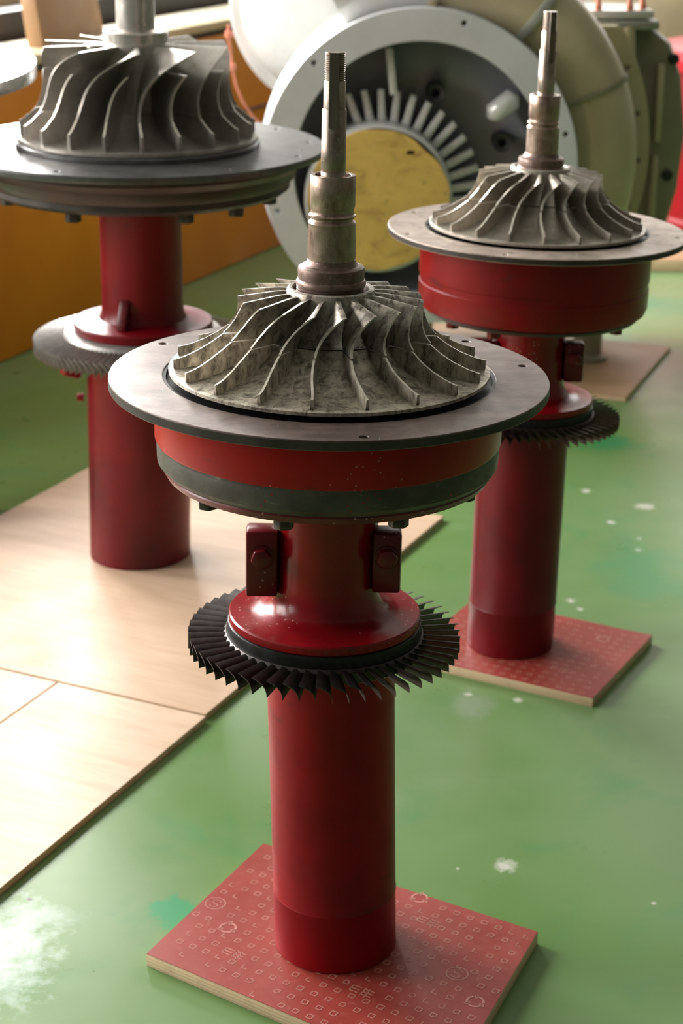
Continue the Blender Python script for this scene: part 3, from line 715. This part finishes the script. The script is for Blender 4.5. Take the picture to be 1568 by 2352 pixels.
# large left-hand stand
def large_stand():
    bz = 0.012
    root = empty('rotor_stand', (-0.4295, 3.576, bz))
    tag(root, 'largest red rotor stand, on pale plywood, with tall silver wheel and dark grey disc', 'rotor stand', 'red turbocharger rotor stands')
    org = Vector((-0.404, 3.576, 0.5)); rl = org - Vector((-0.4295, 3.576, bz)); lean = 0.8; rr = (0, R(lean), 0)
    z = lambda q: q - 0.5
    def add(nm, prof, mat, seg=128): return MB().lathe([(r, z(q)) for r, q in prof], seg).build(nm, mat, root, rl, rr)
    pipe(root, 0.106, 0.44, 1.9, None, 'red_wine')
    MB().lathe([(0.104, 0.395), (0.109, 0.398), (0.110, 0.43), (0.106, 0.44), (0.09, 0.44)], 96).build('pipe_collar', M['red'], root, (0.001, 0, 0), (R(-1.5), R(3.5), 0))
    # lug under the wheel, small bolt below it
    lug = MB().box((0, 0, 0), (0.04, 0.035, 0.032)).build('clamp_lug', M['red'], root, (-0.122, -0.02, 0.412), (0, R(20), R(30)), bevel=0.008)
    link('bolt', bolt_mesh(0.008, 0.012), M['red'], root, (-0.105, 0.0, 0.345), (0, R(-90), 0))
    wh = add('turbine_wheel', [(0.08, 0.475), (0.148, 0.478), (0.160, 0.483), (0.163, 0.492), (0.158, 0.502), (0.13, 0.505)], M['blade_grey'])
    wheel_blades(wh, M['blade_grey'], 0.158, 0.2225, 96, 0.030, 0.020, 0.0018, -0.004, droop=0.006)
    add('neck_flange', [(0.08, 0.504), (0.138, 0.504), (0.1415, 0.507), (0.1415, 0.520), (0.139, 0.5235), (0.10, 0.525), (0.089, 0.530), (0.084, 0.540), (0.0822, 0.56), (0.0815, 0.76), (0.085, 0.78)], M['red_wine'])
    rib = MB().prism([(0.0, 0.0), (0.030, 0.0), (0.030, 0.012), (0.012, 0.05), (0.004, 0.06), (0.0, 0.06)], -0.010, 0.010, Matrix.Rotation(PI / 2, 4, 'X'))
    me = rib.mesh('stiffening_rib', bevel=0.003)
    me.transform(Matrix.Rotation(R(-108), 4, 'Z') @ Matrix.Translation((0.080, 0, z(0.523))))
    link('stiffening_rib', me, M['red_dark'], root, rl, rr)
    add('housing_drum', [(0.10, 0.866), (0.325, 0.866), (0.325, 0.850), (0.318, 0.842), (0.311, 0.836), (0.309, 0.822), (0.300, 0.812), (0.10, 0.812)], M['black_red'])
    add('bottom_rim', [(0.10, 0.813), (0.297, 0.813), (0.298, 0.800), (0.288, 0.792), (0.21, 0.786), (0.10, 0.782), (0.08, 0.775)], M['edge'])
    bme = bolt_mesh(0.0155, 0.018)
    for a in (-160, -112, -65, -40, -10, 30, 80, 130):
        q = link('bolt', bme, M['edge'], root)
        q.matrix_local = Matrix.Translation(rl) @ Matrix.Rotation(R(lean), 4, 'Y') @ Matrix.Rotation(R(a), 4, 'Z') @ Matrix.Translation((0.262, 0, z(0.790))) @ Matrix.Rotation(PI, 4, 'X')
    me = plate_mesh([circ(0.366, 192), circ(0.20, 96)] + [circ(0.005, 16, 0.335 * math.cos(R(a)), 0.335 * math.sin(R(a))) for a in (8, 38, 70, 100, 130, 170, 210, 250, -55, -20)], 0.014, 0.0015)
    me.transform(Matrix.Translation((0, 0, z(0.871))))
    link('mounting_disc', me, M['plate_grey'], root, rl, rr, 30)
    add('base_ring', [(0.15, 0.870), (0.205, 0.870), (0.2385, 0.879), (0.2385, 0.886), (0.234, 0.889), (0.15, 0.889)], M['plate_grey'])
    # inducer / impeller
    hub = [(0.064, 1.070), (0.066, 1.045), (0.071, 1.015), (0.080, 0.985), (0.094, 0.957), (0.100, 0.950), (0.120, 0.931), (0.150, 0.914), (0.185, 0.903), (0.215, 0.8985), (0.229, 0.898)]
    shr = [(0.182, 1.070), (0.181, 1.035), (0.1805, 1.005), (0.183, 0.980), (0.190, 0.960), (0.196, 0.950), (0.203, 0.943), (0.211, 0.936), (0.219, 0.930), (0.225, 0.9265), (0.229, 0.9255)]
    ih, il, sh, sl_ = hub[:6][::-1], hub[5:], shr[:6][::-1], shr[5:]
    g = 0.0005
    ih[0] = (ih[0][0], ih[0][1] + g); sh[0] = (sh[0][0], sh[0][1] + g); il[0] = (il[0][0], il[0][1] - g); sl_[0] = (sl_[0][0], sl_[0][1] - g)
    up = impeller_part('inducer', root, M['alu_smooth'], ih, sh, 10, lambda u, v: -1 + 2.5 * u + 34 * u ** 2.9, 0.0045, rl, rr, 0.5, cap_prof=[(0.08, 0.9505)] + ih + [(0.062, 1.073), (0.058, 1.074), (0.03, 1.074)], a_off=-10.0 - 18, nu=18)
    lo = impeller_part('impeller', root, M['alu_smooth'], il, sl_, 20, lambda u, v: -1 * (1 - u), 0.0042, rl, rr, 0.5, cap_prof=[(0.07, 0.9495)] + il + [(0.2345, 0.8965), (0.2345, 0.890), (0.2, 0.889)], a_off=-10.0, nu=10)
    # splitter blades: only the lower half of the inducer height
    def cut(c, frac):
        n = 6; out = []
        L = [0]
        for i in range(len(c) - 1): L.append(L[-1] + math.dist(c[i], c[i + 1]))
        for t_ in range(n + 1):
            d_ = frac * L[-1] * t_ / n
            for i in range(len(c) - 1):
                if d_ <= L[i + 1] + 1e-9:
                    k_ = (d_ - L[i]) / (L[i + 1] - L[i]); out.append((c[i][0] + (c[i + 1][0] - c[i][0]) * k_, c[i][1] + (c[i + 1][1] - c[i][1]) * k_)); break
        return out
    fr = 0.66
    tmp = impeller_part('splitter_ring', root, M['alu_smooth'], cut(ih, fr), cut(sh, fr), 10, lambda u, v: -1 + 2.5 * u * fr + 34 * (u * fr) ** 2.9, 0.0042, rl, rr, 0.5, cap_prof=[(0.09, 0.951), (0.0985, 0.951), (0.0985, 0.9515), (0.09, 0.9515)], a_off=-10.0, nu=12)
    for ch in list(tmp.children): ch.parent = up; ch.name = 'splitter_blade'
    bpy.data.objects.remove(tmp)
    add('shaft_collar', [(0.03, 1.068), (0.0605, 1.068), (0.062, 1.070), (0.062, 1.092), (0.0605, 1.094), (0.056, 1.094), (0.0555, 1.090), (0.040, 1.090)], M['bright'])
    add('shaft', [(0.0375, 1.07), (0.0375, 1.19), (0.036, 1.192), (0.031, 1.192), (0.031, 1.235), (0.025, 1.237), (0, 1.237)], M['bright'], 64)
    nut = bolt_mesh(0.009, 0.01, False)
    for a in (-165, -150): 
        n_ = link('set_screw', nut, M['bright'], root); n_.matrix_local = Matrix.Translation(rl) @ Matrix.Rotation(R(a), 4, 'Z') @ Matrix.Translation((0.085, 0, z(1.060)))
    return root
large_stand()

# stand cut by the left edge of the photo
def edge_stand():
    root = empty('rotor_stand', (-0.927, 3.80, 0))
    tag(root, 'rotor stand cut off by the left photo edge, its pale disc shining white', 'rotor stand', 'red turbocharger rotor stands')
    MB().lathe([(0, 0), (0.10, 0), (0.10, 0.6), (0.085, 0.6), (0.085, 0.9), (0.12, 0.93), (0.16, 0.96)], 64).build('pedestal_pipe', M['red'], root)
    me = plate_mesh([circ(0.297, 128), circ(0.16, 64)] + [circ(0.005, 16, 0.262 * math.cos(R(a)), 0.262 * math.sin(R(a))) for a in range(0, 360, 45)], 0.028, 0.002)
    link('mounting_disc', me, M['plate_disc'], root, (0, 0, 0.984), (R(4.5), R(-0.5), 0), 30)
    MB().lathe([(0.08, 0.93), (0.155, 0.935), (0.165, 0.96), (0.165, 0.99), (0.12, 1.00), (0.07, 1.04), (0.05, 1.06), (0.0, 1.06)], 64).build('housing_drum', M['black_red'], root)
    MB().lathe([(0.03, 1.05), (0.03, 1.20), (0.0, 1.20)], 32).build('shaft', M['bright'], root)
M['plate_disc'] = paint('polished_pale_steel', (0.62, 0.62, 0.60), (0.55, 0.55, 0.53), 0.26, 6, metal=0.7, bump=0)
edge_stand()

# ------------------------------------------------------------------ silver turbocharger casing in the background
PL = Vector((0.207, 4.80, 0.012)); CZ = 0.598
cas = empty('turbocharger_casing', PL, 0.0)
tag(cas, 'large silver and cream turbocharger casing with a round yellow cover plate, behind the stands', 'turbocharger casing')
FR = (PI / 2, 0, 0)
def cp(px, py, D):
    """local x, y (up) of a photo pixel on the vertical plane Y = D, relative to the ring centre"""
    p = R(20.8); f, u = Vector((0, math.cos(p), -math.sin(p))), Vector((0, math.sin(p), math.cos(p)))
    r = f + Vector((1, 0, 0)) * ((px - 784) / F_PX) + u * ((1176 - py) / F_PX)
    q = Vector((0, 0, 1.462)) + r * (D / r.y)
    return (q.x - PL.x, q.z - PL.z - CZ)
me = plate_mesh([circ(0.417, 160), circ(0.333, 128)] + [circ(0.0075, 18, 0.393 * math.cos(R(a)), 0.393 * math.sin(R(a))) for a in (74, 135, 196, 256, 315, 14)], 0.035, 0.002)
link('front_ring', me, M['silver'], cas, (0, 0, CZ), FR, 30)
MB().lathe([(0.412, -0.018), (0.412, -0.06), (0.43, -0.10), (0.43, -0.22), (0.36, -0.26)], 128).build('ring_body', M['silver'], cas, (0, 0, CZ), FR)
MB().lathe([(0.336, 0.0), (0.334, -0.04), (0.318, -0.085), (0.285, -0.12), (0.22, -0.14), (0.0, -0.145)], 128).build('inner_dish', M['dish'], cas, (0, 0, CZ), FR)
def seg(a, b, r, taper=1.0): return MB().tube([a, b], [r, r * taper], 20)
x0, y0 = cp(888, 108, 4.85); x1, y1 = cp(904, 216, 4.85)
MB().prism([(x0 - 0.004, y0), (x0 + 0.016, y0), (x1 + 0.010, y1), (x1 - 0.010, y1)], -0.13, -0.03).build('strut', M['silver_gloss'], cas, (0, 0, CZ), FR, bevel=0.003)
a_, b_ = cp(1132, 262, 4.85), cp(1178, 228, 4.85)
MB().tube([(a_[0] - .008, a_[1] - .006, -0.06), (a_[0], a_[1], -0.055), (b_[0], b_[1], -0.055), (b_[0] + .008, b_[1] + .006, -0.06)], [0.014, 0.028, 0.030, 0.016], 24).build('oval_boss', M['silver_gloss'], cas, (0, 0, CZ), FR, sharp=60)
for px, py in ((1000, 212), (1152, 326)):
    q = cp(px, py, 4.9)
    MB().lathe([(0.012, -0.12), (0.012, -0.085), (0.024, -0.080), (0.026, -0.09), (0.026, -0.14)], 24).build('bolt_boss', M['gap'], cas, (q[0], 0, CZ + q[1]), FR)
hx, hy = cp(868, 456, 4.80)
MB().lathe([(0.198, -0.14), (0.198, -0.005), (0.196, 0.012), (0.188, 0.014), (0.184, 0.0)], 96).build('nozzle_hub', M['silver'], cas, (hx, 0, CZ + hy), FR)
vb = MB().box((0.238, 0, 0), (0.076, 0.017, 0.006), Matrix.Translation((0, 0, -0.055)) @ Matrix.Rotation(0.0, 4, 'Z'))
vm_ = MB().prism([(0.199, -0.012), (0.199, 0.008), (0.278, 0.013), (0.278, -0.003)], -0.105, -0.055).mesh('nozzle_vane', bevel=0.002)
for i in range(18):
    a = 106 - i * 9.2
    link('nozzle_vane', vm_, M['silver_gloss'], cas, (hx, 0, CZ + hy), (PI / 2, R(-a) * 1.0, 0)).rotation_euler = (Matrix.Rotation(PI / 2, 4, 'X') @ Matrix.Rotation(R(a), 4, 'Z')).to_euler()
yo = []
for i in range(72):
    a = 2 * PI * i / 72; r_ = 0.187 + 0.0025 * math.sin(3 * a + 1) + 0.0015 * math.sin(11 * a)
    if 0.55 < a < 1.0: r_ -= 0.008 * math.sin((a - 0.55) / 0.45 * PI)
    yo.append((r_ * math.cos(a), r_ * math.sin(a)))
hole = [(0.085 + 0.012 * math.cos(t_), 0.125 + 0.006 * math.sin(t_)) for t_ in [2 * PI * i / 14 for i in range(14)]]
h2 = [(-0.165 + 0.008 * math.cos(t_), -0.015 + 0.008 * math.sin(t_)) for t_ in [2 * PI * i / 12 for i in range(12)]]
link('yellow_cover', plate_mesh([yo, hole, h2], 0.008, 0.001), M['yellow'], cas, (hx, -0.02, CZ + hy), FR, 30)
# volute: fat tube bent round the ring, in two colours of the casting
def volute(nm, a0, a1, mat, R0=0.495, r0=0.105, z=-0.16, n=40, r_end=None):
    path = [((R0) * math.cos(R(a0 + (a1 - a0) * i / n)), R0 * math.sin(R(a0 + (a1 - a0) * i / n)), z) for i in range(n + 1)]
    MB().tube(path, [r0 + ((r_end or r0) - r0) * i / n for i in range(n + 1)], 32).build(nm, mat, cas, (0, 0, CZ), FR, sharp=50)
def collar(nm, a, mat, R0=0.495, r0=0.105, w=0.012, ext=0.010, z=-0.16):
    d = Vector((-math.sin(R(a)), math.cos(R(a)), 0)); c_ = Vector((R0 * math.cos(R(a)), R0 * math.sin(R(a)), z))
    MB().tube([c_ - d * w, c_ + d * w], [r0 + ext] * 2, 32).build(nm, mat, cas, (0, 0, CZ), FR, bevel=0.003)
volute('volute_outlet', 118, 86, M['silver_gloss'], r0=0.125)
volute('volute', 86, 52, M['cream'], r0=0.115)
volute('volute', 52, 22, M['cream'])
volute('volute', 22, -52, M['cream'], r_end=0.10)
collar('volute_flange', 86, M['cream'], r0=0.115, ext=0.012)
collar('volute_flange', 52, M['palegrey'], ext=0.012)
collar('volute_flange', 22, M['olive'], ext=0.006, w=0.008)
# flanges and rear housing, flat at top and bottom
def dshape(r, top, bot, n=120, lef=-0.1):
    out = []
    for x, y in circ(r, n): out.append((max(lef, x), max(bot, min(top, y))))
    res = [out[0]]
    for q in out[1:]:
        if math.dist(q, res[-1]) > 1e-6 and math.dist(q, out[0]) > 1e-6: res.append(q)
    return res
bh = [(0.624 * math.cos(R(a)), 0.624 * math.sin(R(a))) for a in [21.4 - 12 * i for i in range(-1, 7)]]
me = plate_mesh([dshape(0.655, 0.34, -0.42)] + [circ(0.008, 14, x, y) for x, y in bh if -0.4 < y < 0.32], 0.03, 0.003)
link('rear_flange', me, M['cream'], cas, (0, 0.31, CZ), FR, 30)
MB().lathe([(0.60, 0.0), (0.60, -0.10)], 96, a0=R(-40), a1=R(32)).build('flange_web', M['olive'], cas, (0, 0.32, CZ), FR)
out = [cp(x, y, 5.35) for x, y in [(940, 60), (1300, 52), (1490, 55), (1530, 90), (1555, 170), (1562, 300), (1545, 420), (1515, 520), (1480, 600), (1440, 655), (1400, 690), (940, 700)]]
MB().prism(out, -0.2, 0.0).build('rear_housing', M['olive'], cas, (0, 0.45, CZ), FR, bevel=0.03)
for px, py, w_, h_ in ((1505, 230, 0.02, 0.22), (1492, 420, 0.018, 0.18)):
    q = cp(px, py, 5.3)
    MB().box((0, 0, 0.01), (w_, h_, 0.03)).build('casting_rib', M['cream'], cas, (q[0], 0.45, CZ + q[1]), FR, bevel=0.006)
for px, py in ((1540, 130), (1525, 395), (1498, 505)):
    q = cp(px, py, 5.3)
    MB().lathe([(0.0, 0.012), (0.013, 0.012), (0.016, 0.008), (0.016, -0.01)], 20).build('bolt', M['gap'], cas, (q[0], 0.45, CZ + q[1]), FR)
# ribs on the front of the upper right casing
for px in (1310, 1352, 1400, 1440):
    q = cp(px, 120, 5.2); q2 = cp(px + 6, 210, 5.2)
    MB().tube([(q[0], q[1] + 0.07, 0), (q2[0], q2[1], 0)], 0.018, 16).build('casting_rib', M['cream'] if px != 1352 else M['palegrey'], cas, (0, 0.40, CZ), FR, sharp=60)
q = cp(1395, 143, 5.1)
MB().box((0, 0, 0), (0.055, 0.016, 0.03), Matrix.Rotation(R(33), 4, 'Z')).build('bracket', M['silver_gloss'], cas, (q[0], 0.27, CZ + q[1]), FR, bevel=0.003)
# top flange with copper studs
q0, q1 = cp(1225, 50, 5.3), cp(1500, 50, 5.3)
MB().box(((q0[0] + q1[0]) / 2, 0.52, CZ + q0[1]), (q1[0] - q0[0], 0.26, 0.024)).build('top_flange', M['palegrey'], cas, bevel=0.004)
MB().box(((q0[0] + q1[0]) / 2, 0.52, CZ + q0[1] + 0.028), (q1[0] - q0[0] - 0.03, 0.23, 0.022)).build('cover_gasket', M['silver_gloss'], cas, bevel=0.004)
stud = MB().lathe([(0, 0), (0.011, 0), (0.011, 0.018), (0.0075, 0.02), (0.0075, 0.15), (0, 0.15)], 16).mesh('stud')
for px, py in ((1234, 20), (1262, 18), (1336, 22), (1368, 36), (1440, 36), (1474, 30)):
    q = cp(px, py, 5.26)
    link('stud', stud, M['copper'], cas, (q[0], 0.42 + (36 - py) * 0.006, CZ + q0[1] + 0.036))
for px, D_ in ((1348, 5.08), (960, 5.15)):
    q = cp(px, 800, D_)
    MB().lathe([(0.0, 0.0), (0.060, 0.0), (0.060, 0.012), (0.042, 0.018), (0.042, 0.12), (0.05, 0.20), (0.05, 0.24), (0, 0.24)], 32).build('foot', M['olive'], cas, (q[0], D_ - PL.y, 0))
# exhaust elbow: silver bell with a rolled rim at the upper left
ec = cp(762, 12, 5.25)
er = 0.296
Mx = Matrix.Rotation(R(-10), 4, 'Y')
MB().lathe([(0.18, -0.06), (er, -0.06), (er + 0.004, -0.05), (er + 0.004, -0.02), (er - 0.002, -0.012), (er - 0.030, -0.010), (er - 0.036, 0.0), (er - 0.040, 0.03), (er - 0.062, 0.075), (er - 0.11, 0.115), (0.10, 0.135), (0.0, 0.14)], 96).build('exhaust_bell', M['silver_gloss'], cas, (ec[0], 0.45, CZ + ec[1]), (Matrix.Rotation(PI / 2, 4, 'X') @ Mx).to_euler())
# copper pipe following the bell
pth = [cp(x, y, 5.2) for x, y in [(523, 60), (522, 85), (527, 115), (531, 158), (540, 200), (556, 240), (580, 275), (610, 300)]]
MB().tube([(x, 0.44, y + CZ) for x, y in pth], 0.0038, 12).build('copper_pipe', M['copper'], cas)
for x, y in ((524, 82), (531, 158)):
    q = cp(x, y, 5.2); MB().tube([(q[0], 0.437, CZ + q[1] - .008), (q[0], 0.437, CZ + q[1] + .008)], 0.011, 12).build('pipe_fitting', M['copper'], cas)

# ------------------------------------------------------------------ orange machine bed along the left
BL = lambda s, t_, z=0: Vector((-0.99, 5.06, 0)) + VX * s - UX * t_ + Vector((0, 0, z))
bed = empty('machine_bed', BL(1.2, 0.5), math.atan2(VX.y, VX.x))
tag(bed, 'long orange enamelled machine bed with an olive top rail, behind the stands on the left', 'machine bed')
# local x along the bed, local y towards the wall
MB().box((0, 0.0, 0.40), (4.6, 1.0, 0.80)).build('body', M['orange'], bed, bevel=0.012)
MB().box((0, -0.503, 0.53), (4.6, 0.012, 0.010)).build('seam_strip', M['brown'], bed, bevel=0.003)
MB().box((0, -0.42, 0.812), (4.6, 0.15, 0.022)).build('channel', M['gap'], bed, bevel=0.003)
MB().box((0, -0.43, 0.837), (4.6, 0.16, 0.028)).build('top_rail', M['cream'], bed, bevel=0.004)
for yy, zz, hh, dd, mm, nm in ((-0.24, 0.83, 0.05, 0.18, 'olive', 'rail_beam'), (-0.02, 0.87, 0.13, 0.14, 'gap', 'guard_panel'), (0.14, 0.92, 0.22, 0.10, 'cream', 'rail_beam'), (0.30, 0.97, 0.32, 0.16, 'brown', 'guard_panel'), (0.45, 1.0, 0.40, 0.08, 'olive', 'guard_panel')):
    MB().box((0, yy, zz - 0.02), (4.6, dd, hh)).build(nm, M[mm], bed, bevel=0.006)
# fibreboard panel leaning on the bed
pb = MB()
def wp(px, py, D):
    q = cp(px, py, D); return Vector((q[0] + PL.x, D, q[1] + PL.z + CZ))
pa, pc, pd, pe = wp(100, 114, 5.45), wp(240, 76, 5.90), wp(200, -130, 5.95), wp(62, -120, 5.50)
nrm = (pc - pa).cross(pe - pa).normalized() * 0.05
pb.add([pa, pc, pd, pe, pa - nrm, pc - nrm, pd - nrm, pe - nrm], [(0, 1, 2, 3), (4, 7, 6, 5), (0, 4, 5, 1), (1, 5, 6, 2), (2, 6, 7, 3), (3, 7, 4, 0)])
o = pb.build('fibreboard_panel', M['tan'], bevel=0.004)
tag(o, 'tan fibreboard panel leaning on the orange machine bed at the upper left', 'board')

# ------------------------------------------------------------------ red machine at the right edge on its plank
rm = empty('red_machine', (1.62, 6.88, 0.04))
tag(rm, 'bright red cylindrical machine at the right edge standing on a wooden plank', 'machine')
MB().lathe([(0, 0), (0.47, 0), (0.47, 0.05), (0.45, 0.06), (0.45, 0.58), (0.47, 0.59), (0.47, 0.63), (0.44, 0.66), (0.2, 0.70), (0, 0.70)], 96).build('body', M['mach_red'], rm)
MB().lathe([(0, 0), (0.12, 0), (0.12, 0.2), (0, 0.2)], 32).build('top_port', M['mach_red'], rm, (0, 0, 0.69))
board('wooden_plank', (1.66, 6.85), R(-3), 1.35, 1.30, 0.04, M['ply3'], M['plyedge'], 'thick wooden plank under the red machine at the right edge', 'plank')

cab = empty('steel_cabinet', (2.0, 8.6, 0), R(-20))
tag(cab, 'dark olive-brown steel cabinet far behind the red machine', 'cabinet')
MB().box((0, 0, 0.5), (1.6, 0.6, 1.0)).build('body', M['wood_dark'], cab, bevel=0.01)
MB().box((-0.39, -0.306, 0.5), (0.76, 0.012, 0.9)).build('door', M['wood_dark'], cab, bevel=0.004)
MB().box((0.39, -0.306, 0.5), (0.76, 0.012, 0.9)).build('door', M['wood_dark'], cab, bevel=0.004)
